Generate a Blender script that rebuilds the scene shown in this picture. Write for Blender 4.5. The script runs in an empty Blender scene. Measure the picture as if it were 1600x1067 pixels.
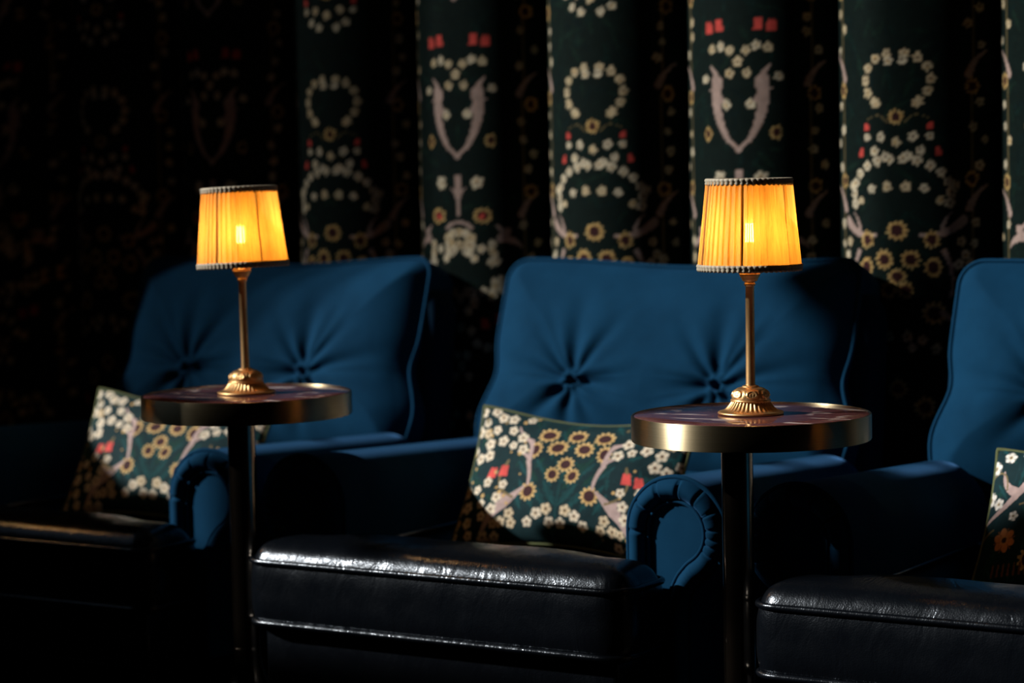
import bpy, bmesh, math, random
import numpy as np
from mathutils import Matrix, Vector
random.seed(7)
rng = np.random.default_rng(11)
scene = bpy.context.scene
COL = scene.collection
PI = math.pi
R = math.radians

# ------------------------------------------------------------------ layout (metres)
PITCH = 1.12                      # spacing of the armchairs along the row
TABLE_Z = 0.66
CAM = Vector((2.576, -3.731, 1.0975))
YAW, TILT, ROLL = 0.5653, 0.0716, -0.0208

# ------------------------------------------------------------------ materials
def new_mat(name):
    m = bpy.data.materials.new(name); m.use_nodes = True
    nt = m.node_tree
    b = nt.nodes['Principled BSDF']
    return m, nt, b
def link(nt, a, b): nt.links.new(a, b)
def node(nt, t, **kw):
    n = nt.nodes.new(t)
    for k, v in kw.items(): setattr(n, k, v)
    return n
def ramp(nt, fac, stops):
    r = node(nt, 'ShaderNodeValToRGB')
    els = r.color_ramp.elements
    while len(els) < len(stops): els.new(0.5)
    for e, (p, c) in zip(els, stops):
        e.position = p; e.color = (*c, 1) if len(c) == 3 else c
    link(nt, fac, r.inputs['Fac'])
    return r.outputs['Color']
def noise(nt, vec=None, scale=5, detail=2, rough=.5, dist=0):
    n = node(nt, 'ShaderNodeTexNoise')
    n.inputs['Scale'].default_value = scale; n.inputs['Detail'].default_value = detail
    n.inputs['Roughness'].default_value = rough; n.inputs['Distortion'].default_value = dist
    if vec is not None: link(nt, vec, n.inputs['Vector'])
    return n.outputs['Fac']
def bump(nt, b, height, strength, distance):
    n = node(nt, 'ShaderNodeBump')
    n.inputs['Strength'].default_value = strength; n.inputs['Distance'].default_value = distance
    link(nt, height, n.inputs['Height']); link(nt, n.outputs['Normal'], b.inputs['Normal'])
    return n
def coords(nt, out='Object', scale=None, rot=None):
    t = node(nt, 'ShaderNodeTexCoord').outputs[out]
    if scale is None and rot is None: return t
    mp = node(nt, 'ShaderNodeMapping')
    if scale: mp.inputs['Scale'].default_value = scale
    if rot: mp.inputs['Rotation'].default_value = rot
    link(nt, t, mp.inputs['Vector'])
    return mp.outputs['Vector']

def velvet(name, c1, c2, sheen):
    m, nt, b = new_mat(name)
    v = coords(nt)
    n = noise(nt, v, 9, 4, .6)
    col = ramp(nt, n, [(.3, c1), (.7, c2)])
    link(nt, col, b.inputs['Base Color'])
    b.inputs['Roughness'].default_value = .85
    b.inputs['Specular IOR Level'].default_value = .04
    b.inputs['Sheen Weight'].default_value = sheen
    b.inputs['Sheen Roughness'].default_value = .35
    b.inputs['Sheen Tint'].default_value = (.14, .40, .9, 1)
    bump(nt, b, noise(nt, v, 700, 2), .25, .0006)
    return m
M_VELVET = velvet('blue_velvet', (.0030, .030, .070), (.0045, .041, .094), .22)
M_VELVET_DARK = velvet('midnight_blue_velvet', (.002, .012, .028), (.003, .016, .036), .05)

def leather():
    m, nt, b = new_mat('black_leather')
    v = coords(nt)
    b.inputs['Base Color'].default_value = (.0026, .0036, .0055, 1)
    b.inputs['Specular Tint'].default_value = (.78, .88, 1, 1)
    b.inputs['Roughness'].default_value = .36
    r = ramp(nt, noise(nt, v, 14, 4, .6), [(.3, (.17,)*3), (.75, (.27,)*3)])
    link(nt, r, b.inputs['Roughness'])
    b.inputs['Specular IOR Level'].default_value = .85
    big = noise(nt, coords(nt, scale=(9, 7, 5)), 2.2, 4, .6, .8)
    fine = node(nt, 'ShaderNodeTexVoronoi'); fine.inputs['Scale'].default_value = 340
    link(nt, v, fine.inputs['Vector'])
    mx = node(nt, 'ShaderNodeMath', operation='MULTIPLY_ADD')
    link(nt, fine.outputs['Distance'], mx.inputs[0]); mx.inputs[1].default_value = .10
    link(nt, big, mx.inputs[2])
    bump(nt, b, mx.outputs[0], .35, .006)
    return m
M_LEATHER = leather()

def floral(name, sheen, spec):
    m, nt, b = new_mat(name)
    a = node(nt, 'ShaderNodeAttribute'); a.attribute_name = 'print'
    n = ramp(nt, noise(nt, coords(nt), 60, 3), [(.3, (.8,)*3), (.7, (1.1,)*3)])
    mix = node(nt, 'ShaderNodeMix', data_type='RGBA', blend_type='MULTIPLY')
    mix.inputs['Factor'].default_value = 1
    link(nt, a.outputs['Color'], mix.inputs['A']); link(nt, n, mix.inputs['B'])
    link(nt, mix.outputs['Result'], b.inputs['Base Color'])
    b.inputs['Roughness'].default_value = .8
    b.inputs['Specular IOR Level'].default_value = spec
    b.inputs['Sheen Weight'].default_value = sheen
    b.inputs['Sheen Tint'].default_value = (.4, .7, .75, 1)
    bump(nt, b, noise(nt, coords(nt), 500, 2), .2, .0006)
    return m
M_FLORAL = floral('floral_fabric', .04, .15)
M_WALL_FLORAL = floral('floral_wall_fabric', 0, .04)

def plain(name, col, rough=.6, metal=0., spec=.5, bs=0, bscale=200, bdist=.0005):
    m, nt, b = new_mat(name)
    v = coords(nt)
    n = ramp(nt, noise(nt, v, 25, 3), [(.25, tuple(c*.85 for c in col)), (.75, tuple(min(1, c*1.12) for c in col))])
    link(nt, n, b.inputs['Base Color'])
    b.inputs['Roughness'].default_value = rough; b.inputs['Metallic'].default_value = metal
    b.inputs['Specular IOR Level'].default_value = spec
    if bs: bump(nt, b, noise(nt, v, bscale, 2), bs, bdist)
    return m
M_PIPING_GREEN = plain('olive_piping', (.11, .13, .055), .8, spec=.2, bs=.3)
M_LAMP_BRASS = plain('antique_brass', (.93, .56, .25), .42, 1., bs=.15, bscale=120)
M_POLE = plain('smoked_bronze', (.36, .28, .21), .17, 1.)
M_UNDER = plain('black_underside', (.012, .011, .010), .6)
M_TRIM = plain('gimp_braid', (.46, .40, .30), .6, spec=.4, bs=.4, bscale=900)
M_RIB = plain('shade_wire', (.05, .04, .03), .5, .6)
M_FOOT = plain('dark_wood_foot', (.02, .012, .008), .4)
M_WALL = plain('dark_green_paint', (.010, .013, .012), .7)
M_CEIL = plain('dark_ceiling_paint', (.016, .016, .016), .8)
M_FRAME = plain('window_frame_paint', (.03, .03, .028), .5)

def rim_brass():
    m, nt, b = new_mat('brushed_brass')
    v = coords(nt, scale=(4, 4, 900))
    n = noise(nt, v, 1, 3, .6)
    link(nt, ramp(nt, n, [(.3, (.60, .49, .30)), (.7, (.74, .62, .40))]), b.inputs['Base Color'])
    b.inputs['Metallic'].default_value = 1
    b.inputs['Roughness'].default_value = .48
    b.inputs['Anisotropic'].default_value = .98
    b.inputs['Anisotropic Rotation'].default_value = .25
    t = node(nt, 'ShaderNodeTangent'); t.direction_type = 'RADIAL'; t.axis = 'Z'
    link(nt, t.outputs['Tangent'], b.inputs['Tangent'])
    bump(nt, b, n, .12, .0005)
    return m
M_RIM = rim_brass()

def marble():
    m, nt, b = new_mat('plum_marble')
    v = coords(nt)
    base = ramp(nt, noise(nt, v, 38, 6, .7, .4), [(.25, (.070, .022, .024)), (.55, (.135, .050, .052)), (.8, (.205, .095, .095))])
    vs = coords(nt, scale=(1.6, 9, 4), rot=(0, 0, R(-22)))
    f = noise(nt, vs, 1.1, 2, .5, .25)
    s = node(nt, 'ShaderNodeMath', operation='SUBTRACT'); link(nt, f, s.inputs[0]); s.inputs[1].default_value = .5
    a = node(nt, 'ShaderNodeMath', operation='ABSOLUTE'); link(nt, s.outputs[0], a.inputs[0])
    vein = ramp(nt, a.outputs[0], [(.008, (1,)*3), (.030, (0,)*3)])
    mask = ramp(nt, noise(nt, v, 10, 2, .5), [(.52, (0,)*3), (.56, (1,)*3)])
    mm = node(nt, 'ShaderNodeMath', operation='MULTIPLY'); link(nt, vein, mm.inputs[0]); link(nt, mask, mm.inputs[1])
    mix = node(nt, 'ShaderNodeMix', data_type='RGBA')
    link(nt, mm.outputs[0], mix.inputs['Factor']); link(nt, base, mix.inputs['A'])
    mix.inputs['B'].default_value = (.72, .62, .60, 1)
    link(nt, mix.outputs['Result'], b.inputs['Base Color'])
    b.inputs['Roughness'].default_value = .11
    b.inputs['Specular IOR Level'].default_value = .42
    return m
M_MARBLE = marble()

def shade_fabric():
    m = bpy.data.materials.new('amber_silk'); m.use_nodes = True
    nt = m.node_tree; nt.nodes.clear()
    out = node(nt, 'ShaderNodeOutputMaterial')
    tr = node(nt, 'ShaderNodeBsdfTranslucent'); tr.inputs['Color'].default_value = (.95, .50, .085, 1)
    df = node(nt, 'ShaderNodeBsdfDiffuse')
    tp = node(nt, 'ShaderNodeBsdfTransparent'); tp.inputs['Color'].default_value = (1, .72, .35, 1)
    n = noise(nt, coords(nt, scale=(160, 160, 5)), 1, 3, .6)
    link(nt, ramp(nt, n, [(.3, (.62, .36, .14)), (.7, (.80, .50, .22))]), df.inputs['Color'])
    link(nt, ramp(nt, n, [(.3, (.80, .40, .060)), (.7, (1.0, .55, .10))]), tr.inputs['Color'])
    m1 = node(nt, 'ShaderNodeMixShader'); m1.inputs[0].default_value = .36
    link(nt, tr.outputs[0], m1.inputs[1]); link(nt, df.outputs[0], m1.inputs[2])
    m2 = node(nt, 'ShaderNodeMixShader'); m2.inputs[0].default_value = .035
    link(nt, m1.outputs[0], m2.inputs[1]); link(nt, tp.outputs[0], m2.inputs[2])
    link(nt, m2.outputs[0], out.inputs['Surface'])
    return m
M_SHADE = shade_fabric()

def emissive(name, col, s):
    m = bpy.data.materials.new(name); m.use_nodes = True
    nt = m.node_tree; nt.nodes.clear()
    out = node(nt, 'ShaderNodeOutputMaterial'); e = node(nt, 'ShaderNodeEmission')
    e.inputs['Color'].default_value = (*col, 1); e.inputs['Strength'].default_value = s
    link(nt, e.outputs[0], out.inputs['Surface'])
    return m
M_FILAMENT = emissive('filament', (1., .57, .235), 330)
def bulb_glass():
    m = bpy.data.materials.new('bulb_glass'); m.use_nodes = True
    nt = m.node_tree; nt.nodes.clear()
    out = node(nt, 'ShaderNodeOutputMaterial')
    tp = node(nt, 'ShaderNodeBsdfTransparent'); gl = node(nt, 'ShaderNodeBsdfGlossy'); gl.inputs['Roughness'].default_value = .05
    mx = node(nt, 'ShaderNodeMixShader'); mx.inputs[0].default_value = .06
    link(nt, tp.outputs[0], mx.inputs[1]); link(nt, gl.outputs[0], mx.inputs[2]); link(nt, mx.outputs[0], out.inputs['Surface'])
    return m
M_BULB = bulb_glass()

def wood_floor():
    m, nt, b = new_mat('dark_oak_floor')
    v = coords(nt, scale=(1, 9, 1))
    link(nt, ramp(nt, noise(nt, v, 3, 6, .6, .5), [(.3, (.012, .007, .004)), (.7, (.030, .018, .010))]), b.inputs['Base Color'])
    b.inputs['Roughness'].default_value = .4
    return m
M_FLOOR = wood_floor()

# ------------------------------------------------------------------ mesh builder
class MB:
    def __init__(self): self.v = []; self.f = []; self.n = 0
    def grid(self, P, closei=False, closej=False, flip=False):
        P = np.asarray(P, float); ni, nj = P.shape[:2]; o = self.n
        self.v.append(P.reshape(-1, 3)); self.n += ni*nj
        I = np.arange(ni if closei else ni-1); J = np.arange(nj if closej else nj-1)
        ii, jj = np.meshgrid(I, J, indexing='ij'); i2 = (ii+1) % ni; j2 = (jj+1) % nj
        q = np.stack([ii*nj+jj, i2*nj+jj, i2*nj+j2, ii*nj+j2], -1).reshape(-1, 4)+o
        if flip: q = q[:, ::-1]
        self.f += q.tolist()
        return o
    def face(self, pts, flip=False):
        o = self.n; self.v.append(np.asarray(pts, float)); self.n += len(pts)
        f = list(range(o, o+len(pts))); self.f.append(f[::-1] if flip else f)
    def cap(self, ids, flip=False): self.f.append(list(ids)[::-1] if flip else list(ids))
    def tube(self, path, r, n=8, closed=False):
        P = np.asarray(path, float); m = len(P)
        T = (np.roll(P, -1, 0)-np.roll(P, 1, 0)) if closed else np.gradient(P, axis=0)
        T /= np.linalg.norm(T, axis=1)[:, None]+1e-12
        ref = np.array([0, 0, 1.]) if abs(T[0, 2]) < .9 else np.array([1., 0, 0])
        N = np.zeros_like(P); nrm = np.cross(T[0], ref); nrm /= np.linalg.norm(nrm)
        for i in range(m):
            nrm = nrm-T[i]*np.dot(nrm, T[i]); nrm /= np.linalg.norm(nrm); N[i] = nrm
        B = np.cross(T, N); a = np.linspace(0, 2*PI, n, endpoint=False)
        rr = np.broadcast_to(np.asarray(r, float), (m,))
        G = P[:, None]+rr[:, None, None]*(np.cos(a)[None, :, None]*N[:, None]+np.sin(a)[None, :, None]*B[:, None])
        o = self.grid(G, closei=closed, closej=True)
        if not closed:
            self.cap(range(o, o+n)); self.cap(range(o+(m-1)*n, o+m*n), True)
    def lathe(self, prof, n=64, c=(0, 0, 0), fn=None, cap0=False, cap1=False):
        a = np.linspace(0, 2*PI, n, endpoint=False); pr = np.asarray(prof, float)
        rr = np.repeat(pr[:, :1], n, 1); zz = np.repeat(pr[:, 1:2], n, 1)
        if fn is not None: rr, zz = fn(rr, zz, a[None, :])
        G = np.stack([c[0]+rr*np.cos(a), c[1]+rr*np.sin(a), c[2]+zz], -1)
        o = self.grid(G, closej=True, flip=True); m = len(pr)
        if cap0: self.cap(range(o, o+n), True)
        if cap1: self.cap(range(o+(m-1)*n, o+m*n))
    def box(self, lo, hi):
        (x0, y0, z0), (x1, y1, z1) = lo, hi; o = self.n
        self.v.append(np.array([(x, y, z) for x in (x0, x1) for y in (y0, y1) for z in (z0, z1)], float)); self.n += 8
        for q in ((0, 1, 3, 2), (4, 6, 7, 5), (0, 4, 5, 1), (2, 3, 7, 6), (0, 2, 6, 4), (1, 5, 7, 3)): self.f.append([o+i for i in q])
    def verts(self): return np.concatenate(self.v)
    def build(self, name, mat, parent=None, smooth=True, bevel=0, recalc=True):
        me = bpy.data.meshes.new(name)
        me.from_pydata(self.verts().tolist(), [], self.f)
        if recalc or bevel:
            bm = bmesh.new(); bm.from_mesh(me)
            bmesh.ops.remove_doubles(bm, verts=bm.verts, dist=1e-6) if bevel else None
            if bevel: bmesh.ops.bevel(bm, geom=bm.edges[:], offset=bevel, segments=4, profile=.5, affect='EDGES')
            bmesh.ops.recalc_face_normals(bm, faces=bm.faces)
            bm.to_mesh(me); bm.free()
        me.materials.append(mat)
        if smooth: me.polygons.foreach_set('use_smooth', [True]*len(me.polygons))
        o = bpy.data.objects.new(name, me); COL.objects.link(o)
        if parent: o.parent = parent
        return o
def thing(name, label, cat, loc=(0, 0, 0), rot=(0, 0, 0), group=None):
    o = bpy.data.objects.new(name, None); COL.objects.link(o)
    o.empty_display_size = .1
    o.location = loc; o.rotation_euler = rot; o['label'] = label; o['category'] = cat
    if group: o['group'] = group
    return o
def structure(o): o['kind'] = 'structure'; return o
def copy_tree(o, parent=None):
    c = o.copy(); COL.objects.link(c)
    if parent: c.parent = parent
    for ch in list(o.children): copy_tree(ch, c)
    return c
def sharp(o, ang=40):
    me = o.data; me.set_sharp_from_angle(angle=R(ang)); return o
def round_poly(pts, rads, seg=8):
    out = []; n = len(pts); pts = [np.array(p, float) for p in pts]
    for i in range(n):
        p, a, b = pts[i], pts[i-1], pts[(i+1) % n]; r = rads[i]
        if r <= 0: out.append(p); continue
        da = (a-p)/np.linalg.norm(a-p); db = (b-p)/np.linalg.norm(b-p)
        th = math.acos(np.clip(np.dot(da, db), -1, 1)); t = r/math.tan(th/2)
        p0, p1 = p+da*t, p+db*t; c = p+(da+db)/np.linalg.norm(da+db)*(r/math.sin(th/2))
        a0 = math.atan2(*(p0-c)[::-1]); a1 = math.atan2(*(p1-c)[::-1])
        d = (a1-a0+PI) % (2*PI)-PI
        for k in range(seg+1):
            an = a0+d*k/seg; out.append(c+r*np.array([math.cos(an), math.sin(an)]))
    return np.array(out)
def resample(P, step, closed=True):
    P = np.asarray(P, float)
    if closed: P = np.vstack([P, P[:1]])
    d = np.r_[0, np.cumsum(np.linalg.norm(np.diff(P, axis=0), axis=1))]
    n = max(4, int(round(d[-1]/step))); s = np.linspace(0, d[-1], n+1)
    Q = np.stack([np.interp(s, d, P[:, k]) for k in range(P.shape[1])], -1)
    return Q[:-1] if closed else Q
def edge_dist(P, poly):
    P = np.asarray(P); a = poly; b = np.roll(poly, -1, 0); ab = b-a; out = np.full(P.shape[:-1], 1e9)
    for i in range(len(a)):
        ap = P-a[i]; t = np.clip((ap@ab[i])/(ab[i]@ab[i]+1e-12), 0, 1)
        out = np.minimum(out, np.linalg.norm(ap-t[..., None]*ab[i], axis=-1))
    return out
def smooth_noise(X, Y, seed, s):
    r = np.random.default_rng(seed); out = 0*X
    for k in range(6):
        fx, fy = r.normal(0, s, 2); out = out+np.sin(fx*X+fy*Y+r.uniform(0, 6.28))
    return out/6

# ------------------------------------------------------------------ the printed fabric: motifs painted on a fine grid
CREAM, CREAM2 = (.80, .71, .56), (.70, .58, .40)
GOLD, BROWN, CORAL, PINK = (.66, .43, .17), (.055, .020, .024), (.74, .095, .085), (.50, .37, .35)
TEAL, LEAF, LEAF2, OLIVE, DARK = (.0042, .024, .030), (.006, .050, .056), (.004, .036, .030), (.20, .155, .075), (.0035, .0075, .010)
class Canvas:
    """grid of points with fabric coordinates (a, z) in metres"""
    def __init__(self, A, Z, base=DARK):
        self.a, self.z = A, Z                       # 1-D axes
        self.c = np.empty((len(A), len(Z), 3)); self.c[:] = base
    def win(self, x, y, r):
        i0, i1 = np.searchsorted(self.a, (x-r, x+r)); j0, j1 = np.searchsorted(self.z, (y-r, y+r))
        if i1 <= i0 or j1 <= j0: return None
        X, Y = np.meshgrid(self.a[i0:i1]-x, self.z[j0:j1]-y, indexing='ij')
        return self.c[i0:i1, j0:j1], X, Y
    def disc(self, x, y, r, col):
        w = self.win(x, y, r)
        if w: w[0][w[1]**2+w[2]**2 < r*r] = col
    def blossom(self, x, y, r, rot=0, col=CREAM, n=5, hub=BROWN):
        w = self.win(x, y, r)
        if not w: return
        c, X, Y = w; d = np.hypot(X, Y); t = np.arctan2(Y, X)+rot
        c[d < r*(.62+.38*np.abs(np.cos(t*n/2)))*.96] = col
        c[(d < r*.95) & (np.abs(np.sin(t*n/2)) > .985) & (d > r*.42)] = tuple(k*.45 for k in col)
        c[d < r*.22] = hub
        c[(d < r*.34) & (d > r*.22) & (np.cos(t*n) > .3)] = GOLD
    def daisy(self, x, y, r, sq=1., rot=0):
        w = self.win(x, y, r*1.15)
        if not w: return
        c, X, Y = w
        X, Y = X*math.cos(rot)+Y*math.sin(rot), -X*math.sin(rot)+Y*math.cos(rot)
        X = X/sq; d = np.hypot(X, Y); t = np.arctan2(Y, X)
        c[(d < r*(.86+.14*np.cos(t*11)))] = GOLD
        c[(d < r*.98) & (d > r*.80) & (np.cos(t*11) > .5)] = (.78, .58, .28)
        c[d < r*.58] = BROWN
    def bell(self, x, y, h, lean=0, col=CORAL):
        w = self.win(x, y, h)
        if not w: return
        c, X, Y = w; X = X-lean*Y
        c[(np.abs(Y) < h*.6) & (np.abs(X) < h*(.46-.12*Y/h+.03*np.sin(X/h*14))) & ~((Y > h*.45) & (np.abs(X) < h*.07))] = col
    def stroke(self, pts, w0, w1, col):
        P = resample(np.array(pts, float), .002, False); n = len(P)
        for k, p in enumerate(P):
            t = k/max(1, n-1); self.disc(p[0], p[1], w0+(w1-w0)*t, col)
    def leaf(self, x, y, l, wd, rot, col):
        w = self.win(x, y, l)
        if not w: return
        c, X, Y = w
        X, Y = X*math.cos(rot)+Y*math.sin(rot), -X*math.sin(rot)+Y*math.cos(rot)
        u = X/l; m = (np.abs(u) < 1) & (np.abs(Y) < wd*(1-u*u)*(.85+.25*np.sin(u*11)))
        c[m] = col
        c[m & (np.abs(Y) < wd*.10)] = tuple(k*1.6 for k in col)
def curve(p0, p1, bend, n=14):
    p0, p1 = np.array(p0, float), np.array(p1, float); d = p1-p0; nn = np.array([-d[1], d[0]])
    return [p0+d*t+nn*bend*4*t*(1-t) for t in np.linspace(0, 1, n)]
def ground(cv, x0, x1, z0, z1, seed):
    r = random.Random(seed); area = (x1-x0)*(z1-z0)
    for k in range(int(area*900)):
        cv.leaf(r.uniform(x0, x1), r.uniform(z0, z1), r.uniform(.016, .034), r.uniform(.004, .010), r.uniform(0, PI), r.choice((TEAL, TEAL, LEAF2, TEAL, LEAF)))
def mirrored(cv, ax, items):
    for it in items:
        k, x, y, *a = it
        for s in ((1, -1) if abs(x) > 1e-4 or k in ('s', 'l') else (1,)):
            if k == 'b': cv.blossom(ax+s*x, y, a[0], (x*57+y*31)*s, CREAM if (int(abs(x*y)*1e5) % 4) else CREAM2)
            elif k == 'd': cv.daisy(ax+s*x, y, a[0], a[1] if len(a) > 1 else 1, (a[2] if len(a) > 2 else 0)*s)
            elif k == 'r': cv.bell(ax+s*x, y, a[0], s*a[1])
            elif k == 's': cv.stroke([(ax+s*q[0], q[1]) for q in curve((x, y), a[0], a[1])], a[2], a[3], a[4])
            elif k == 'l': cv.leaf(ax+s*x, y, a[0], a[1], a[2] if s > 0 else PI-a[2], a[3])

def strip_arches(cv, ax):
    """one flute: two garlands of blossoms, red buds and a knot of daisies"""
    it = []
    for z in (1.55, 1.20):                                     # upper garlands
        for k in range(6):
            t = R(82-k*27); it.append(('b', .066*math.cos(t)+.012, z+.070+.058*math.sin(t), .0125))
        it += [('b', .017, z+.112, .0115), ('b', .046, z+.020, .011), ('d', 0, z-.010, .017, 1.15), ('r', .076, z-.030, .014, .1),
               ('b', .074, z-.052, .010), ('b', .038, z-.052, .0115), ('b', 0, z-.064, .0125), ('b', .054, z-.082, .0115), ('b', .026, z-.094, .0115)]
        it += [('s', .020, z-.02, (.07, z-.012), .2, .0016, .001, OLIVE)]
    for z in (1.07,):
        for k in range(7):
            t = R(88-k*17); it.append(('b', .108*math.cos(t)+.012, z-.048+.078*math.sin(t), .0125))
        it += [('b', .022, z-.030, .0125), ('b', .062, z-.034, .0115), ('b', .096, z-.060, .0105), ('r', .092, z+.045, .014, -.1), ('b', .128, z-.028, .0105)]
    it += [('s', .052, .935, (.145, .965), -.12, .003, .011, PINK), ('s', .10, .950, (.125, .985), .1, .005, .001, PINK),
           ('d', 0, .945, .022, 1.2), ('d', .077, .925, .020), ('d', .031, .882, .022, 1.05, .4), ('d', .080, .865, .025, .8), ('d', 0, .845, .019, 1.25),
           ('d', .020, .815, .021, .9, .3), ('s', .104, .90, (.117, .80), .10, .006, .003, PINK), ('d', .082, .765, .026, 1.1),
           ('s', .10, .765, (.15, .72), .05, .007, .002, PINK)]
    for z in (.715, .40):
        it += [('b', .022, z, .0135), ('b', .055, z-.008, .0125), ('b', .034, z-.025, .0105), ('b', .086, z-.028, .0125), ('b', .125, z-.01, .0125), ('b', .12, z-.04, .0125)]
    it += [('d', 0, .60, .022), ('d', .06, .56, .024), ('r', .10, .50, .02, .1), ('b', .14, .92, .0115), ('b', .15, .89, .0115), ('b', .135, .87, .0115), ('b', .163, .865, .0115)]
    mirrored(cv, ax, it)
def strip_plumes(cv, ax):
    """one flute: pale forked plumes above a dense cloud of small blossoms"""
    it = []
    for z in (1.62, 1.24):
        it += [('s', .026, z-.09, (.058, z+.040), -.10, .006, .017, PINK), ('s', .058, z+.040, (.075, z+.075), .1, .011, .002, PINK), ('s', .045, z+.0, (.085, z+.025), .15, .007, .001, PINK),
               ('b', .030, z-.010, .013), ('s', 0, z-.115, (.030, z-.092), .1, .006, .003, PINK), ('d', .088, z-.075, .018, .8),
               ('b', .020, z+.11, .012), ('b', .0, z+.085, .013), ('b', .022, z+.06, .0125), ('r', .050, z+.168, .022, .05), ('r', .080, z+.164, .022, .05),
               ('b', .045, z+.12, .012), ('b', .072, z+.115, .012), ('b', .095, z+.05, .012)]
    it += [('b', .052, 1.065, .0175), ('s', 0, .985, (0, 1.075), .0, .003, .010, PINK), ('s', .0, 1.02, (.020, 1.050), .12, .006, .002, PINK), ('d', .065, .985, .020, 1.3), ('r', .062, .985, .011, 0)]
    it += [('s', .0, .968, (.035, .955), .12, .004, .004, PINK), ('b', .0, .945, .013), ('b', .0, .915, .0125), ('b', .028, .925, .0125), ('b', .030, .895, .0125)]
    r = random.Random(5)
    for k in range(30):
        t = r.uniform(-1.3, 2.1); d = .040+.085*math.sqrt((k+.5)/30)
        it.append(('b', .006+abs(d*math.cos(t)), .855+d*.72*math.sin(t), .0118))
    it += [('b', .018, .80, .0125), ('b', 0, .785, .0125), ('b', .022, .755, .0125), ('b', .0, .715, .013), ('b', .030, .705, .0125),
           ('r', .065, .725, .022, 0), ('r', .100, .735, .022, 0), ('b', .045, .675, .0125), ('b', .070, .665, .0125), ('b', .015, .645, .0125), ('b', .0, .62, .0125), ('b', .02, .595, .0125),
           ('s', .11, .93, (.16, .905), .1, .012, .002, PINK), ('s', .125, .945, (.10, .96), .1, .009, .002, PINK), ('d', .14, .83, .022, .9)]
    for k in range(8): it.append(('b', .02+.016*k, .50-.012*((k*7) % 5), .0125))
    it += [('d', 0, .43, .023), ('d', .07, .40, .024)]
    mirrored(cv, ax, it)

def paint_pillow(cv, hw, hh):
    ground(cv, -hw, hw, -hh, hh, 3)
    for s in (-1, 1):
        for k in range(9):
            cv.leaf(s*(.018+.011*k), -.052+.012*math.sin(k*2.1), .030, .009, PI/2-s*.5, LEAF)
            cv.leaf(s*(.012+.012*k), .005+.016*math.cos(k*1.7), .026, .007, PI/2-s*.7, LEAF2 if k % 2 else LEAF)
    cv.stroke([(0, -.12), (0, .03)], .003, .002, LEAF)
    it = [('d', 0, .030, .0215, 1.05), ('d', .025, .000, .0215, .85, -.3), ('d', .034, .074, .022, 1.25, -.3), ('d', .088, .062, .025, .75, .15), ('d', 0, .112, .020, 1.4),
          ('d', .078, -.046, .024), ('d', .070, .108, .021, 1.35, -.2),
          ('s', .082, -.028, (.096, .030), .06, .0035, .006, PINK), ('s', .096, .030, (.104, .085), .05, .006, .005, PINK), ('s', .104, .085, (.150, .118), -.12, .006, .002, PINK),
          ('s', .094, .036, (.135, .056), .08, .006, .001, PINK), ('s', .100, .072, (.128, .090), .1, .005, .001, PINK),
          ('s', .092, -.035, (.140, -.075), .0, .003, .013, PINK), ('s', .140, -.075, (.185, -.135), .08, .013, .005, PINK), ('s', .135, -.066, (.168, -.052), .1, .009, .001, PINK),
          ('s', .118, -.060, (.152, .030), -.30, .0028, .0025, OLIVE), ('s', .152, .030, (.170, .012), -.3, .0025, .001, OLIVE),
          ('r', .158, .004, .023, -.12), ('r', .188, -.002, .022, -.18)]
    it += [('b', .024, -.087, .0155), ('b', .048, -.098, .0150), ('b', .014, -.117, .0140), ('b', .070, -.118, .0135), ('b', .120, -.098, .0140), ('b', .140, -.118, .0140), ('b', .112, -.120, .013)]
    r = random.Random(2); spots = []
    tries = 0
    while len(spots) < 30 and tries < 4000:
        tries += 1
        x, y = r.uniform(.118, .268), r.uniform(.030, .150)
        if y < .052+max(0, .19-x)*.1 and x < .20: continue
        if y < .03: continue
        if all((x-a)**2+(y-b)**2 > .0265**2 for a, b in spots) and not (x < .15 and abs(y-.112) < .018): spots.append((x, y))
    while len(spots) < 46 and tries < 9000:
        tries += 1
        x, y = r.uniform(.150, .268), r.uniform(-.150, -.024)
        if abs((x-.14)*1.2+(y+.075)) < .020: continue
        if all((x-a)**2+(y-b)**2 > .0275**2 for a, b in spots): spots.append((x, y))
    for x, y in spots: it.append(('b', x, y, .0135+.002*math.sin(x*900)))
    for k in range(26):
        it.append(('dot', 0, 0))
    mirrored(cv, 0, [i for i in it if i[0] != 'dot'])
    for k in range(90):
        x, y = r.uniform(-hw, hw), r.uniform(-hh, hh)
        if abs(x) > .11: cv.disc(x, y, r.uniform(.0025, .005), GOLD if k % 3 else OLIVE)

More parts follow.
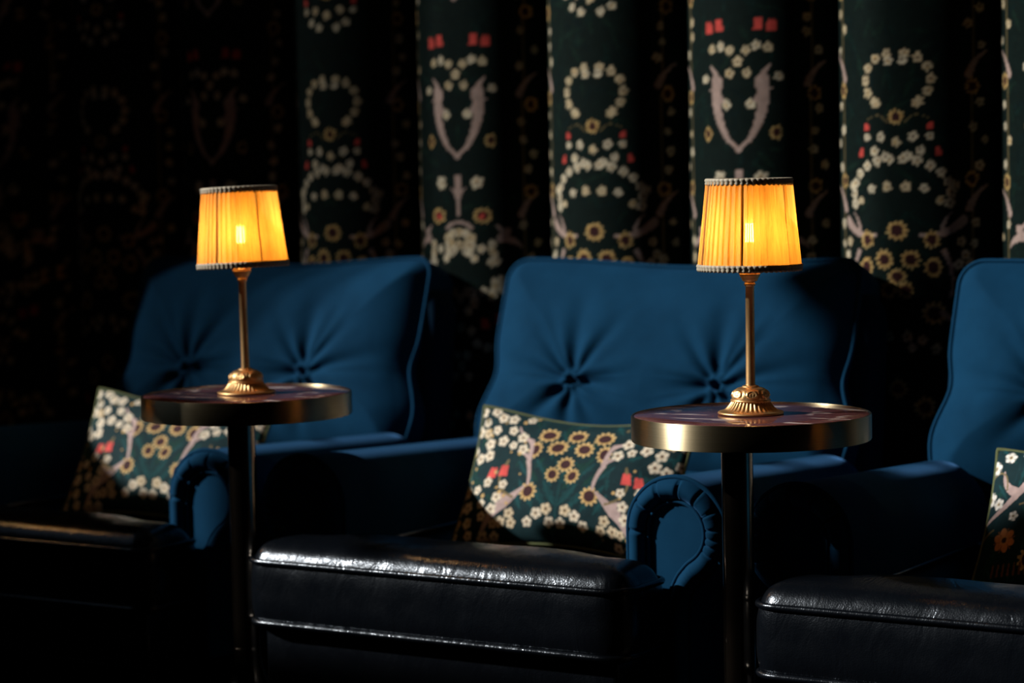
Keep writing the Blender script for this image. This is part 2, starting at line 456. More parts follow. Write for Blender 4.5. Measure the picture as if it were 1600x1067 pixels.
def paint_large(cv, hw, hh):
    """bigger print of the cushion at the end of the row"""
    ground(cv, -hw, hw, -hh, hh, 9)
    for s in (-1, 1):
        ax = s*.155
        cv.stroke(curve((ax-.075, -.015), (ax+.045, .125), -.1), .003, .014, PINK)
        cv.stroke(curve((ax-.01, .05), (ax-.045, .095), .15), .011, .002, PINK)
        cv.stroke(curve((ax+.015, .065), (ax+.075, .06), .2), .010, .002, PINK)
        cv.stroke(curve((ax-.085, -.10), (ax-.045, -.03), .2), .004, .002, OLIVE)
        cv.stroke(curve((ax-.085, .075), (ax-.03, .055), .5), .002, .002, OLIVE)
        cv.stroke(curve((ax+.01, .02), (ax+.06, -.02), .4), .002, .002, OLIVE)
        for x, y, q in ((-.07, .105, .017), (-.038, .130, .015), (.0, .145, .014), (-.072, .038, .018), (-.045, .025, .014), (.05, .09, .016), (.072, .022, .018), (.0, -.005, .012), (.02, .135, .013)):
            cv.blossom(ax+x, y, q, x*40, (.82, .80, .74), 5, OLIVE)
        cv.blossom(ax-.012, -.055, .027, .3, (.62, .26, .10), 6, BROWN)
        cv.daisy(ax+.05, -.10, .026)
        for k in range(7): cv.stroke([(ax-.03+.012*k, -.125), (ax-.028+.012*k, -.105)], .0025, .002, (.22, .09, .05))

def set_print(o, cols):
    at = o.data.color_attributes.new('print', 'FLOAT_COLOR', 'POINT')
    c = np.ones((len(cols), 4), np.float32); c[:, :3] = cols
    at.data.foreach_set('color', c.ravel())

# ------------------------------------------------------------------ room
WX0, WX1, WY0, WY1, WH = -2.6, 4.4, -5.2, 1.275, 4.4
FX0, FS = -.4773, .3801
def back_wall():
    phi = R(66); rad = FS/2/math.sin(phi); arc = 2*phi*rad
    zf = np.arange(.42, 1.80, .0038); zall = np.r_[0, .2, zf, 2.4, 3.4, WH]
    zc = np.r_[0, .2, np.arange(.42, 1.80, .009), 2.4, 3.4, WH]
    mb = MB(); cols = []
    k0, k1 = math.floor((WX0-FX0)/FS)-1, math.ceil((WX1-FX0)/FS)+1
    for k in range(k0, k1):
        fine = -4 <= k <= 4
        z = zall if fine else zc; n = 106 if fine else 44
        t = np.linspace(-1, 1, n); a = t*phi
        xc = FX0+(k+.5)*FS
        X = xc+rad*np.sin(a); Y = WY1-rad*(np.cos(a)-math.cos(phi))
        G = np.stack([np.repeat(X[:, None], len(z), 1), np.repeat(Y[:, None], len(z), 1), np.repeat(z[None], n, 0)], -1)
        mb.grid(G)
        cv = Canvas(t*arc/2, z, (.0055, .0135, .013))
        rr = random.Random(100+k)
        for q in range(330):
            cv.leaf(rr.uniform(-.22, .22), rr.uniform(.42, 1.8), rr.uniform(.015, .035), rr.uniform(.004, .009), rr.uniform(0, PI), rr.choice(((.005, .017, .016), (.004, .012, .013), (.007, .020, .016))))
        side = [('s', .176, .5, (.182, 1.7), .01, .0022, .0022, OLIVE)]
        for q in range(30):
            z_ = .50+.042*q+rr.uniform(-.008, .008)
            if q % 5 == 3: side.append(('d', .178+rr.uniform(-.012, .012), z_, .019, .9))
            elif q % 7 == 5: side.append(('s', .160, z_-.02, (.205, z_+.03), .1, .009, .002, PINK))
            else: side.append(('b', .180+rr.uniform(-.022, .022), z_, rr.uniform(.0095, .0125)))
        mirrored(cv, 0, side)
        (strip_plumes if k % 2 else strip_arches)(cv, 0)
        cols.append(cv.c.reshape(-1, 3)*np.array((.60, .60, .55)))
    o = mb.build('wall_back', M_WALL_FLORAL, recalc=False)
    set_print(o, np.concatenate(cols))
    return structure(o)
back_wall()
m = MB(); m.box((WX0-.2, WY0-.2, -.1), (WX1+.2, WY1+.3, 0)); structure(m.build('floor', M_FLOOR, smooth=False))
m = MB(); m.box((WX0-.2, WY0-.2, WH), (WX1+.2, WY1+.3, WH+.1)); structure(m.build('ceiling', M_CEIL, smooth=False))
m = MB(); m.box((WX1, WY0-.2, 0), (WX1+.2, WY1+.3, WH)); structure(m.build('wall_right', M_WALL, smooth=False))
m = MB(); m.box((WX0, WY0-.2, 0), (WX1, WY0, WH)); structure(m.build('wall_front', M_WALL, smooth=False))
# the left wall has one tall window opening that lets the low sun in
OY0, OY1, OZ0, OZ1 = -2.75, .36, .72, 4.2
m = MB()
m.box((WX0-.2, WY0-.2, 0), (WX0, OY0, WH)); m.box((WX0-.2, OY1, 0), (WX0, WY1+.3, WH))
m.box((WX0-.2, OY0, 0), (WX0, OY1, OZ0))
shadow_sill = [(OY0, OZ0), (OY0, 3.05), (-2.04, 2.33), (-2.02, 2.37), (-1.38, 1.68), (-1.36, 1.45), (-1.22, 1.45), (-1.20, 1.66), (-1.05, 1.66), (-1.03, 1.53), (-.90, 1.53), (-.88, 1.34), (OY1, 1.30), (OY1, OZ0)]   # added unseen stepped blocker, shaped to keep sun off the lower parts
o_ = m.grid([[(x, y, z) for y, z in shadow_sill] for x in (WX0-.2, WX0)], closej=True); m.cap(range(o_, o_+len(shadow_sill))); m.cap(range(o_+len(shadow_sill), o_+2*len(shadow_sill)), True)
m.box((WX0-.2, OY0, OZ1), (WX0, OY1, WH))
structure(m.build('wall_left', M_WALL, smooth=False))
m = MB()  # window frame, plus added unseen bars placed to cast shadows on the row
for lo, hi in (((OY0, OZ0), (OY0+.05, OZ1)), ((OY1-.05, OZ0), (OY1, OZ1)), ((OY0+.05, OZ0), (OY1-.05, OZ0+.05)), ((OY0+.05, OZ1-.05), (OY1-.05, OZ1)),
               ((-1.90, 2.45), (-1.79, 2.83)), ((-2.01, 2.50), (-1.90, 2.72)), ((-1.86, 2.66), (-1.50, 2.80)), ((-1.80, 2.78), (-1.60, 2.90)), ((-1.925, 1.9), (-1.90, OZ1)),
               ((-1.27, 1.70), (-1.09, 2.02)), ((-1.535, 2.04), (-1.39, 2.16)), ((-1.39, 2.06), (-1.27, 2.075)), ((-1.29, 1.40), (-1.27, OZ1)), ((-1.09, 1.62), (-1.03, 1.86)), ((-.95, 2.80), (-.78, 3.02)), ((-.80, 3.0), (-.78, OZ1))):
    m.box((WX0-.04, lo[0], lo[1]), (WX0, hi[0], hi[1]))
structure(m.build('window_1_shadow_bars', M_FRAME, smooth=False))
def dimming_sheer():
    mt = bpy.data.materials.new('dimming_net'); mt.use_nodes = True
    nt = mt.node_tree; nt.nodes.clear()
    out = node(nt, 'ShaderNodeOutputMaterial'); tp = node(nt, 'ShaderNodeBsdfTransparent'); df = node(nt, 'ShaderNodeBsdfDiffuse')
    df.inputs['Color'].default_value = (.10, .10, .10, 1)
    mx = node(nt, 'ShaderNodeMixShader'); mx.inputs[0].default_value = .42
    link(nt, tp.outputs[0], mx.inputs[1]); link(nt, df.outputs[0], mx.inputs[2]); link(nt, mx.outputs[0], out.inputs['Surface'])
    return mt
m = MB(); zz = np.array([.03, 1.5, 3.0, 4.0])
for x_, y_ in ((.06, -.04), (.11, .08), (.15, .17)):                     # added unseen net; three overlapping layers dim the sun in steps
    yy = np.linspace(y_, .42, 60)
    m.grid(np.stack([np.repeat((WX0+x_+.012*np.sin(yy*70))[:, None], 4, 1), np.repeat(yy[:, None], 4, 1), np.repeat(zz[None], 60, 0)], -1))
cu = m.build('dimming_curtain', dimming_sheer(), recalc=False); cu['label'] = 'added light-dimming net curtain at the far side of the window, outside the photo'; cu['category'] = 'curtain'

# ------------------------------------------------------------------ armchair
ARM_IN, ARM_R, ARM_TOP, ARM_Y = .332, .103, .517, .196
def arm_contour():
    cx, cz = ARM_IN+ARM_R, ARM_TOP-ARM_R
    p = [(ARM_IN, .08), (ARM_IN, cz)]
    for d in np.arange(176, -63, -4): p.append((cx+ARM_R*math.cos(R(d)), cz+ARM_R*math.sin(R(d))))
    nx = p[-1]
    p += [(nx[0]-.014, nx[1]-.016), (nx[0]-.024, nx[1]-.036), (nx[0]-.026, nx[1]-.07), (nx[0]-.026, .08)]
    return np.array(p)
def make_arm(s, parent):
    C0 = resample(arm_contour(), .0035, False)
    def w(P): return np.stack([s*P[:, 0], P[:, 1]], -1)
    T = np.gradient(C0, axis=0); T /= np.linalg.norm(T, axis=1)[:, None]
    N = np.stack([T[:, 1], -T[:, 0]], -1)                       # inward
    # smooth the inward normals so that the offset stays clean at the neck
    for _ in range(14): N[1:-1] = (N[:-2]+N[1:-1]*2+N[2:])/4
    N /= np.linalg.norm(N, axis=1)[:, None]
    mb = MB(); ys = np.r_[ARM_Y+.012, np.linspace(ARM_Y+.03, .86, 14), .885, .905, .918]
    Cs = C0[::3]; cen = np.array([ARM_IN+.09, .30])
    rows = []
    for y in ys:
        q = Cs.copy(); drop = .050*max(0, y-.25)
        sh = 1-max(0, (y-.86)/.06)**2*.35
        q[:, 1] = np.where(q[:, 1] > .2, q[:, 1]-drop*np.clip((q[:, 1]-.2)/.2, 0, 1), q[:, 1])
        q = cen+(q-cen)*sh if sh < 1 else q
        q[:, 1] = np.maximum(q[:, 1], .08)
        q = w(q); rows.append(np.stack([q[:, 0], np.full(len(q), y), q[:, 1]], -1))
    o0 = mb.grid(rows, closej=True); n = len(Cs)
    mb.cap(range(o0, o0+n)); mb.cap(range(o0+(len(ys)-1)*n, o0+len(ys)*n))
    arm = mb.build('arm', M_VELVET, parent); sharp(arm, 60)
    # padded, pleated band round the scroll
    L = np.r_[0, np.cumsum(np.linalg.norm(np.diff(C0, axis=0), axis=1))]
    rr = random.Random(3)
    start = .08
    marks = [.335+.0, .395, .452, .508, .560, .606, .645, .668, .688, .71]
    g = np.zeros(len(C0)); wr = np.zeros(len(C0))
    for q in marks: g += np.exp(-((L-q)/.0030)**2); wr += .35*np.exp(-((L-q-.006)/.004)**2)
    fine = .05*np.sin(L*900)*np.clip((L-.5)/.1, 0, 1)
    ts = np.linspace(0, 1, 17); wd = .043; hh = .027
    band = []
    for t in ts:
        P = w(C0+N*wd*t); prof = max(0, math.sin(PI*t))**.55
        y = ARM_Y+.014-hh*prof*(1-.42*g+.10*wr+fine*.8)
        band.append(np.stack([P[:, 0], y, P[:, 1]], -1))
    mb = MB(); mb.grid(band); mb.build('pleated_band', M_VELVET, arm)
    mb = MB(); P = w(C0+N*wd*.96); 
    mb.face(np.stack([P[::2, 0], np.full(len(P[::2]), ARM_Y+.008), P[::2, 1]], -1), s < 0)
    pn = mb.build('front_panel', M_VELVET, arm, smooth=False)
    bm = bmesh.new(); bm.from_mesh(pn.data); bmesh.ops.triangulate(bm, faces=bm.faces)
    ext = bmesh.ops.extrude_face_region(bm, geom=bm.faces[:])
    for e in ext['geom']:
        if isinstance(e, bmesh.types.BMVert): e.co.y += .004
    bmesh.ops.recalc_face_normals(bm, faces=bm.faces); bm.to_mesh(pn.data); bm.free()
    mb = MB()
    P = w(C0-N*.001); mb.tube(np.stack([P[::2, 0], np.full(len(P[::2]), ARM_Y+.008), P[::2, 1]], -1), .0048, 8)
    mb.build('piping', M_VELVET, arm)
    P = w(C0+N*(wd+.001)); mb = MB(); mb.tube(np.stack([P[::2, 0], np.full(len(P[::2]), ARM_Y+.004), P[::2, 1]], -1), .0036, 8)
    mb.build('piping', M_VELVET, arm)
    return arm

def seat_outline():
    hw, e, iw, d = .430, .168, .322, .80
    pts = [(-hw, 0), (hw, 0), (hw, e), (iw, e+.004), (iw, d), (-iw, d), (-iw, e+.004), (-hw, e)]
    return resample(round_poly(pts, [.045, .045, .03, .006, .03, .03, .006, .03]), .011)
def make_seat(parent):
    zt, zb = .331, .209
    O = seat_outline(); c = np.array([0, .13]); n = len(O)
    ctr = O.mean(0)
    nrm = np.stack([np.roll(O, -1, 0)-np.roll(O, 1, 0)], 0)[0]; nrm = np.stack([nrm[:, 1], -nrm[:, 0]], -1); nrm /= np.linalg.norm(nrm, axis=1)[:, None]
    rows = []
    sag = .006*np.cos(np.clip(O[:, 0]/.446, -1, 1)*PI*.5)
    rise = .012*np.clip(O[:, 0]/.446, -1, 1)*0
    for t in (.2, .6, .9, .97): rows.append(np.column_stack([c+(O-c)*t, np.full(n, zb-.008*(1-t))]))
    for k in range(0, 11):
        t = k/10; b = .008*math.sin(PI*t)+.001*math.sin(3*PI*t)
        P = O+nrm*b; rows.append(np.column_stack([P, zb+(zt-zb)*t+sag*(t-1)*.0]))
    for t in np.r_[np.linspace(.995, .9, 22), np.linspace(.88, .01, 40)]:
        P = c+(O-c)*t; d = edge_dist(P, O)
        z = zt+.022*(1-np.exp(-d/.010))+.028*(1-np.exp(-d/.042))+.0022*smooth_noise(P[:, 0], P[:, 1], 4, 22)*np.clip(d/.05, 0, 1)
        z = z-.26*np.clip(P[:, 1]-.13, 0, .45)
        rows.append(np.column_stack([P, z]))
    mb = MB(); o = mb.grid(rows, closej=True); mb.cap(range(o, o+n)); mb.cap(range(o+(len(rows)-1)*n, o+len(rows)*n))
    s = mb.build('seat_cushion', M_LEATHER, parent)
    for z in (zt, zb):
        mb = MB(); P = O+nrm*.003; mb.tube(np.column_stack([P, np.full(n, z)]), .0062, 10, True); mb.build('piping', M_LEATHER, s)
    return s

CUSH_TILT = R(19)
def make_back_cushion(parent, seed):
    hw, h, th = .452, .475, .105
    pts = [(-hw, 0), (hw, 0), (hw-.004, h), (-hw+.008, h)]
    O = resample(round_poly(pts, [.05, .05, .042, .05], 10), .006)
    # soft wobble of the outline: pinched at the buttons' height, fuller below
    k = np.sign(O[:, 0])*np.clip(np.abs(O[:, 0])/hw, 0, 1)**6
    O[:, 0] += k*(-.014*np.exp(-((O[:, 1]-.215)/.05)**2)+.016*np.exp(-((O[:, 1]-.10)/.06)**2))
    O[:, 1] += np.where(O[:, 1] > h*.7, -.006*np.cos(O[:, 0]/hw*PI*1.0)-.004*np.sin(O[:, 0]*9+seed), 0)
    n = len(O); c = np.array([0, h*.5])
    nrm = np.roll(O, -1, 0)-np.roll(O, 1, 0); nrm = np.stack([nrm[:, 1], -nrm[:, 0]], -1); nrm /= np.linalg.norm(nrm, axis=1)[:, None]
    B = [np.array((-.198, .185)), np.array((.168, .183))]
    creases = []
    for i, b in enumerate(B):
        o = -1 if i == 0 else 1
        for dx, dz, dp, wd in ((0, .24, .020, .020), (o*.24, .060, .022, .014), (o*.23, .010, .016, .011), (o*.15, .17, .018, .013), (o*.10, .20, .010, .012), (o*.15, -.13, .022, .016), (0, -.17, .020, .014),
                               (-o*.13, .17, .017, .013), (-o*.10, -.14, .014, .014)):
            creases.append((b, b+np.array((dx, dz)), dp, wd))
        creases.append((b, (B[0]+B[1])/2+np.array((0, -.012)), .030, .017))
        creases.append((b, (B[0]+B[1])/2+np.array((0, .022)), .014, .010))
        creases.append((b, (B[0]+B[1])/2+np.array((0, -.05)), .016, .012))
    def depth(P, d):
        y = .058*(1-np.exp(-d/.055))+.022*(1-np.exp(-d/.16))
        env = np.clip(d/.03, 0, 1)
        for b in B:
            r = np.linalg.norm(P-b, axis=-1); y = y-.030*np.exp(-r/.036)
        cut = np.zeros_like(y)
        for a, e, dp, wd in creases:
            ab = e-a; t = np.clip(((P-a)@ab)/(ab@ab), 0, 1); q = np.linalg.norm(P-a-t[..., None]*ab, axis=-1)
            w2 = wd*(.5+1.1*t)
            cut = np.maximum(cut, env*dp*.80*(1-t)**1.2*np.exp(-(q/w2)**2))
            y = y+env*.16*dp*(1-t)*np.exp(-((q-2.0*w2)/(w2*1.1))**2)
        y = y-cut
        y = y+.004*smooth_noise(P[..., 0], P[..., 1], 20+seed, 14)*env
        return y
    rows = []
    for t in (.05, .5, .9, .98): rows.append(np.stack([(c+(O-c)*t)[:, 0], np.full(n, th+.012*(1-t)), (c+(O-c)*t)[:, 1]], -1))
    for k_ in range(7):
        t = k_/6; P = O+nrm*(.006*math.sin(PI*t)); rows.append(np.stack([P[:, 0], np.full(n, th*(1-t)), P[:, 1]], -1))
    for t in np.linspace(.992, .004, 88):
        P = c+(O-c)*t; d = edge_dist(P, O[::3]); y = -depth(P, d)
        rows.append(np.stack([P[:, 0], y, P[:, 1]], -1))
    mb = MB(); o = mb.grid(rows, closej=True); mb.cap(range(o, o+n)); mb.cap(range(o+(len(rows)-1)*n, o+len(rows)*n))
    bc = mb.build('back_cushion', M_VELVET, parent)
    bc.location = (-.015, .905, .425); bc.rotation_euler = (-CUSH_TILT, 0, 0)
    mb = MB(); P = O+nrm*.002; mb.tube(np.stack([P[:, 0], np.full(n, -.001), P[:, 1]], -1), .0052, 8, True); mb.build('piping', M_VELVET, bc)
    for b in B:
        y = -float(depth(b[None], edge_dist(b[None], O))[0])
        mb = MB(); mb.lathe([(.001, .006), (.006, .0055), (.010, .003), (.0115, 0), (.010, -.004)], 24)
        bt = mb.build('button', M_VELVET, bc); bt.rotation_euler = (R(90), 0, 0); bt.location = (b[0], y-.003, b[1])
    return bc

def make_armchair():
    root = thing('armchair', '', 'armchair', (0, 0, 0), group='blue velvet armchairs along the wall')
    mb = MB(); mb.box((-.405, .025, .075), (.405, .93, .2)); mb.build('seat_base', M_LEATHER, root, bevel=.012)
    make_seat(root)
    for s in (-1, 1): make_arm(s, root)
    mb = MB(); lo, hi = .10, .83
    Q = round_poly([(-.485, lo), (.485, lo), (.47, hi), (-.47, hi)], [.02, .02, .09, .09], 10)
    Q = resample(Q, .02); cc = Q.mean(0); rows = []
    for y, t in ((.0, .93), (.004, .97), (.014, 1), (.086, 1), (.096, .97), (.10, .93)):
        P = cc+(Q-cc)*t; rows.append(np.stack([P[:, 0], .945+y+.16*np.clip(P[:, 1]-.3, 0, 1), P[:, 1]], -1))
    o = mb.grid(rows, closej=True); n = len(Q); mb.cap(range(o, o+n)); mb.cap(range(o+5*n, o+6*n))
    mb.build('back_frame', M_VELVET_DARK, root)
    make_back_cushion(root, 1)
    for sx in (-1, 1):
        for y in (.15, .95):
            mb = MB(); mb.lathe([(.018, 0), (.022, .01), (.03, .075)], 20, (sx*.30, y, 0), cap0=True, cap1=True); mb.build('leg', M_FOOT, root)
    return root
chair = make_armchair()
chair['label'] = 'blue velvet armchair in the middle of the row, tufted back and black leather seat'
c2 = copy_tree(chair); c2.location.x = -PITCH; c2['label'] = 'blue velvet armchair behind the softly blurred lamp, most blurred tufted back of the row'
c3 = copy_tree(chair); c3.location.x = PITCH; c3['label'] = 'blue velvet armchair cut off by the right edge of the photo'

# ------------------------------------------------------------------ scatter cushions
def make_pillow(name, w, h, T, painter, step=.0014, seed=0):
    hw, hh = w/2, h/2
    nu, nv = int(w/step), int(h/step)
    root = thing(name, '', 'cushion', group='floral cushions on the armchairs')
    def surf(u, v, side):
        U, V = np.meshgrid(u, v, indexing='ij')
        x = hw*U*(1-.045*(1-V**2)); z = hh*V*(1-.15*(1-U**2)**1.5)
        e = np.clip((1-U**2), 0, 1)**.55*np.clip((1-V**2), 0, 1)**.55
        y = -side*T*e*(1+.10*smooth_noise(U*hw, V*hh, seed, 22))
        crease = .006*np.exp(-((V-.62-.1*np.cos(U*3))/.10)**2)*np.clip(1-U**2, 0, 1)
        y = y+side*crease*e
        y = y+.012*np.cos(U*2.2+seed)*(V*.5+.5)                  # soft bend of the whole pad
        return np.stack([x, y, z], -1)
    u, v = np.linspace(-1, 1, nu), np.linspace(-1, 1, nv)
    mb = MB(); mb.grid(surf(u, v, 1))
    ub, vb = np.linspace(-1, 1, 60), np.linspace(-1, 1, 40)
    mb.grid(surf(ub, vb, -1), flip=True)
    cv = Canvas(u*hw, v*hh, TEAL); painter(cv, hw, hh)
    cv.c[:] = cv.c
    cover = mb.build('cover', M_FLORAL, root, recalc=False)
    back = np.empty((60*40, 3)); back[:] = TEAL
    set_print(cover, np.concatenate([cv.c.reshape(-1, 3), back]))
    e = np.linspace(-1, 1, 90)
    ring = np.concatenate([surf(e, np.array([-1.]), 1)[:-1, 0], surf(np.array([1.]), e, 1)[0, :-1], surf(e[::-1], np.array([1.]), 1)[:-1, 0], surf(np.array([-1.]), e[::-1], 1)[0, :-1]])
    mb = MB(); mb.tube(ring, .0042, 8, True); mb.build('piping', M_PIPING_GREEN, root)
    return root
pil = make_pillow('scatter_cushion', .53, .318, .062, paint_pillow)
pil['label'] = 'floral cushion on the middle armchair, daisies and coral bells on teal'
pil.location = (-.033, .614, .4295); pil.rotation_euler = (R(-27), R(1), R(0))
p2 = copy_tree(pil); p2.location = (-.022-PITCH, .614, .4295); p2.rotation_euler = (R(-27), R(2), R(2))
p2['label'] = 'floral cushion behind the pole of the table with the blurred lamp'
p3 = make_pillow('scatter_cushion', .46, .30, .066, paint_large, seed=2)
p3.location = (1.092, .630, .412); p3.rotation_euler = (R(-28), R(-2), R(-4))
p3['label'] = 'cushion with large pale leaf print and orange flower, cut off by the right edge'

# ------------------------------------------------------------------ side tables
def make_table(dx=0.):
    root = thing('side_table', '', 'side table', group='round marble side tables between the armchairs')
    r, hr = .21, .045
    mb = MB(); mb.lathe([(.0005, TABLE_Z-.001), (.15, TABLE_Z-.001), (r-.006, TABLE_Z-.001), (r-.0045, TABLE_Z-.002), (r-.0045, TABLE_Z-.02), (.0005, TABLE_Z-.02)], 160, (dx, 0, 0))
    sharp(mb.build('marble_top', M_MARBLE, root))
    z0 = TABLE_Z-hr
    mb = MB(); mb.lathe([(r-.004, TABLE_Z-.004), (r-.004, TABLE_Z-.0006), (r-.0025, TABLE_Z), (r-.0008, TABLE_Z-.0006), (r, TABLE_Z-.002), (r, z0+.002), (r-.001, z0), (r-.004, z0), (r-.004, TABLE_Z-.004)], 200, (dx, 0, 0))
    sharp(mb.build('brass_rim', M_RIM, root), 30)
    mb = MB(); mb.lathe([(.0005, z0-.010), (.085, z0-.010), (.10, z0-.004), (.12, z0+.003), (r-.005, z0+.003), (r-.005, TABLE_Z-.019), (.0005, TABLE_Z-.019)], 120, (dx, 0, 0))
    sharp(mb.build('underside', M_UNDER, root))
    mb = MB(); mb.lathe([(.028, .13), (.028, z0-.009)], 64, cap0=True, cap1=True); sharp(mb.build('pole', M_POLE, root))
    pr = [(.0005, .0), (.150, 0), (.152, .003), (.150, .008)]
    for t in np.linspace(0, 1, 22): pr.append((.0285+.118*(1-t)**2.6, .010+.135*t**1.15))
    pr.append((.028, .146))
    mb = MB(); mb.lathe(pr, 96); sharp(mb.build('flared_base', M_POLE, root), 50)
    return root
TY = .053
tr = make_table(.028); tr.location = (.640, TY, 0)
tr['label'] = 'round side table with white-veined top, carrying the sharply focused lamp, bright brass rim'
tl = make_table(.016); tl.location = (-.4720, TY, 0)
tl['label'] = 'round side table with dark bronze-looking rim under the softly blurred lamp'
ta = copy_tree(tl); ta.location = (-.4720-1.1234, TY, 0); ta['label'] = 'round side table past the armchair at the far end, outside the photo'
tb = copy_tree(tl); tb.location = (.668+1.1234, TY, 0); tb['label'] = 'round side table past the nearest armchair, outside the photo'

# ------------------------------------------------------------------ table lamps
def make_lamp():
    root = thing('table_lamp', '', 'lamp', group='brass lamps with amber shades')
    pr = [(.0005, .0), (.0570, .0), (.0578, .0012), (.0574, .0030), (.0555, .0042)]
    for t in np.linspace(0, 1, 16): pr.append((.0545-.0205*t**.62, .0046+.0172*t**1.25))
    def flute(rr, zz, a):
        k = np.clip((zz-.0044)/.003, 0, 1)*np.clip((.0222-zz)/.002, 0, 1)
        return rr-k*.0026*(np.abs(np.cos(a*17))**3), zz
    mb = MB(); mb.lathe(pr, 34*10, fn=flute); sharp(mb.build('fluted_foot', M_LAMP_BRASS, root), 60)
    pr = [(.0335, .0216), (.0352, .0226), (.0356, .0236), (.0350, .0246), (.0326, .0252)]
    for t in np.linspace(0, 1, 40): pr.append((.0328*math.cos(t*1.12)**.85+.0005, .0256+.0205*math.sin(t*PI/2)**1.05))
    pr += [(.0150, .0466), (.0148, .0482), (.0128, .0492), (.0105, .0500)]
    def orn(rr, zz, a):
        z = (zz-.0355)/.0078; k = np.clip(1-(z*z), 0, 1)**.6
        b = ((a*7/(2*PI)) % 1)*2-1                                # seven medallions round the dome
        d = np.hypot(b*1.25, z*1.0)
        leaf = np.exp(-((d-.72)/.15)**2)*.0020+np.exp(-(d/.60)**2)*.0012*(.4+.9*np.abs(np.cos(np.arctan2(z+.9, b+1e-9)*5)))
        ring = .0008*np.exp(-((np.abs(b)-.93)/.08)**2)
        return rr+k*(leaf+ring), zz
    mb = MB(); mb.lathe(pr, 7*48, fn=orn); mb.build('ornate_dome', M_LAMP_BRASS, root)
    mb = MB(); mb.lathe([(.0092, .049), (.0084, .053), (.0079, .12), (.0076, 0.2225), (.0088, 0.2240), (.0098, 0.2255), (.0100, 0.2270), (.0096, 0.2287), (.0086, 0.2297), (.0086, 0.2305)], 48)
    mb.build('stem', M_LAMP_BRASS, root)
    mb = MB(); mb.lathe([(.0085, 0.2305), (.0128, 0.2323), (.0136, 0.2345), (.0146, 0.2357), (.0150, 0.2375), (.0172, 0.2405), (.0184, 0.2435), (.0186, 0.2450), (.0176, 0.2461), (.0186, 0.2471), (.0188, 0.2485), (.0178, 0.2497), (.0120, 0.2505), (.0118, 0.2685), (.0005, 0.2695)], 64)
    sharp(mb.build('socket_cup', M_LAMP_BRASS, root), 50)
    zb, zt, rb, rt = .2570, .4060, .0895, .0738
    NP = 48
    def pleat(rr, zz, a):
        p = (a*NP/(2*PI)) % 1
        saw = np.where(p < .82, p/.82, (1-p)/.18)
        return rr+(saw-.5)*.0030+.0004*np.sin(a*23+zz*30), zz
    mb = MB(); mb.lathe([(rb+(rt-rb)*t, zb+(zt-zb)*t) for t in np.linspace(0, 1, 14)], NP*14, fn=pleat)
    sh = mb.build('lamp_shade', M_SHADE, root)
    for k in range(6):
        a = 2*PI*(k+.5)/6
        mb = MB(); mb.tube([((rb-.0032)*math.cos(a), (rb-.0032)*math.sin(a), zb+.003), ((rt-.0032)*math.cos(a), (rt-.0032)*math.sin(a), zt-.003)], .0021, 8)
        mb.build('shade_rib', M_RIB, sh)
    for zz, rr in ((zb, rb), (zt, rt)):
        nb = 60 if rr > .08 else 50
        pr = [(rr-.0025, zz-.0050), (rr+.0008, zz-.0058), (rr+.0022, zz-.0030), (rr+.0012, zz-.0006), (rr+.0030, zz+.0012), (rr+.0024, zz+.0040), (rr+.0006, zz+.0056), (rr-.0025, zz+.0050), (rr-.0025, zz-.005)]
        def loops(r_, z_, a, zz=zz, nb=nb):
            s = np.where(z_ < zz-.0004, 1., .6)
            b = np.abs(np.sin(a*nb/2*1.0))
            return r_+(b-.5)*.0022*s, z_+np.where(z_ < zz-.004, -(b)*.0014, 0)
        mb = MB(); mb.lathe(pr, nb*10, fn=loops); mb.build('braid_trim', M_TRIM, sh)
    mb = MB(); mb.lathe([(.0115, .276), (.0120, .284), (.0170, .300), (.0185, .313), (.0165, .330), (.0095, .348), (.0030, .360), (.0005, .364)], 40)
    bulb = mb.build('bulb', M_BULB, root)
    for k in range(4):
        a = 2*PI*k/4+.5; mb = MB(); mb.tube([(.0068*math.cos(a), .0068*math.sin(a), .300), (.0058*math.cos(a), .0058*math.sin(a), .333)], .0012, 6)
        mb.build('filament', M_FILAMENT, bulb)
    # wire gallery that carries the shade
    mb = MB()
    for k in range(3):
        a = 2*PI*k/3+.3; mb.tube([(.012*math.cos(a), .012*math.sin(a), .268), (.05*math.cos(a), .05*math.sin(a), .262), ((rb-.003)*math.cos(a), (rb-.003)*math.sin(a), .2585)], .0012, 6)
    mb.build('shade_carrier', M_RIB, sh)
    return root
lr = make_lamp(); lr.location = (.668, TY, TABLE_Z); lr.rotation_euler = (0, R(.35), R(18))
lr['label'] = 'sharply focused brass table lamp with glowing pleated amber shade, nearest the camera'
ll = copy_tree(lr); ll.location = (-.4560, TY, TABLE_Z); ll.rotation_euler = (0, R(-.6), R(4))
ll['label'] = 'softly blurred brass table lamp with glowing amber shade, two bright filaments showing'
la = copy_tree(lr); la.location = (-.4560-1.1234, TY, TABLE_Z); la.rotation_euler = (0, 0, R(40)); la['label'] = 'brass table lamp past the far end armchair, outside the photo'
lb = copy_tree(lr); lb.location = (.671+1.1234, TY, TABLE_Z); lb.rotation_euler = (0, 0, R(70)); lb['label'] = 'brass table lamp past the nearest armchair, outside the photo'
# the blurred lamp's shade sits a little crooked on its carrier
for ch in ll.children:
    if ch.name.startswith('lamp_shade'): ch.rotation_euler = (R(-.5), R(-1.6), 0); ch.location = (.0085, 0, -.0)

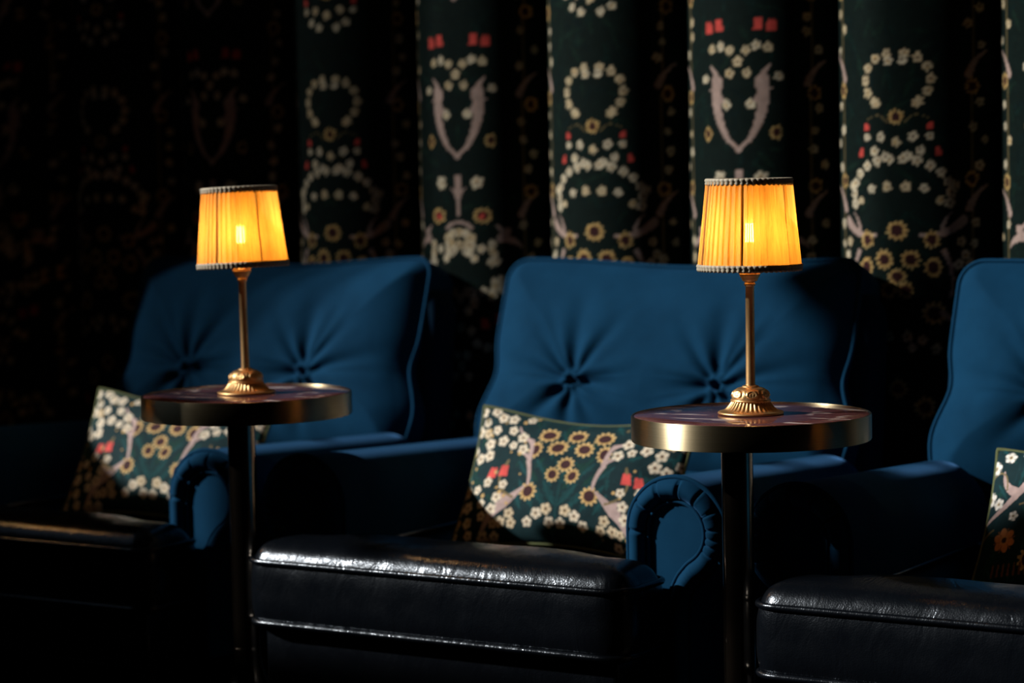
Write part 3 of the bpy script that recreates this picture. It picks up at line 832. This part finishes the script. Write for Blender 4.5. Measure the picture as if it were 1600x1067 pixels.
# ------------------------------------------------------------------ light: low sun and sky through the window
SUN_AZ, SUN_EL = R(32), R(30)
L = Vector((math.cos(SUN_AZ)*math.cos(SUN_EL), math.sin(SUN_AZ)*math.cos(SUN_EL), -math.sin(SUN_EL)))
sd = bpy.data.lights.new('low_sun', 'SUN'); sd.energy = 5.0; sd.angle = R(1.2); sd.color = (1, .97, .92)
so = bpy.data.objects.new('low_sun', sd); COL.objects.link(so); so.rotation_euler = L.to_track_quat('-Z', 'Y').to_euler(); so.location = (-6, -3, 5)
pd = bpy.data.lights.new('window_portal', 'AREA'); pd.shape = 'RECTANGLE'; pd.size = OY1-OY0; pd.size_y = OZ1-OZ0
pd.cycles.is_portal = True
po = bpy.data.objects.new('window_portal', pd); COL.objects.link(po)
po.location = (WX0-.05, (OY0+OY1)/2, (OZ0+OZ1)/2); po.rotation_euler = Vector((1, 0, 0)).to_track_quat('-Z', 'Z').to_euler()
w = bpy.data.worlds.new('sky'); scene.world = w; w.use_nodes = True
bg = w.node_tree.nodes['Background']; bg.inputs['Color'].default_value = (.62, .80, 1, 1); bg.inputs['Strength'].default_value = .11

# ------------------------------------------------------------------ camera
cd = bpy.data.cameras.new('camera'); cd.sensor_width = 36; cd.lens = 85; cd.clip_start = .05; cd.clip_end = 60
co = bpy.data.objects.new('camera', cd); COL.objects.link(co)
f = Vector((-math.sin(YAW)*math.cos(TILT), math.cos(YAW)*math.cos(TILT), -math.sin(TILT)))
r0 = Vector((math.cos(YAW), math.sin(YAW), 0)); u0 = r0.cross(f)
rt_ = math.cos(ROLL)*r0+math.sin(ROLL)*u0; up = rt_.cross(f)
mat = Matrix((( rt_.x, up.x, -f.x, CAM.x), (rt_.y, up.y, -f.y, CAM.y), (rt_.z, up.z, -f.z, CAM.z), (0, 0, 0, 1)))
co.matrix_world = mat
cd.dof.use_dof = True; cd.dof.aperture_fstop = 2.6
cd.dof.focus_distance = (Vector((.668, TY-.05, .8))-CAM).dot(f)
scene.camera = co

scene.view_settings.view_transform = 'Standard'; scene.view_settings.look = 'None'
scene.view_settings.exposure = 0; scene.view_settings.gamma = 1; scene.view_settings.use_curve_mapping = False
scene.cycles.use_denoising = True
scene.cycles.max_bounces = 8; scene.cycles.transparent_max_bounces = 12
scene.cycles.sample_clamp_indirect = 4
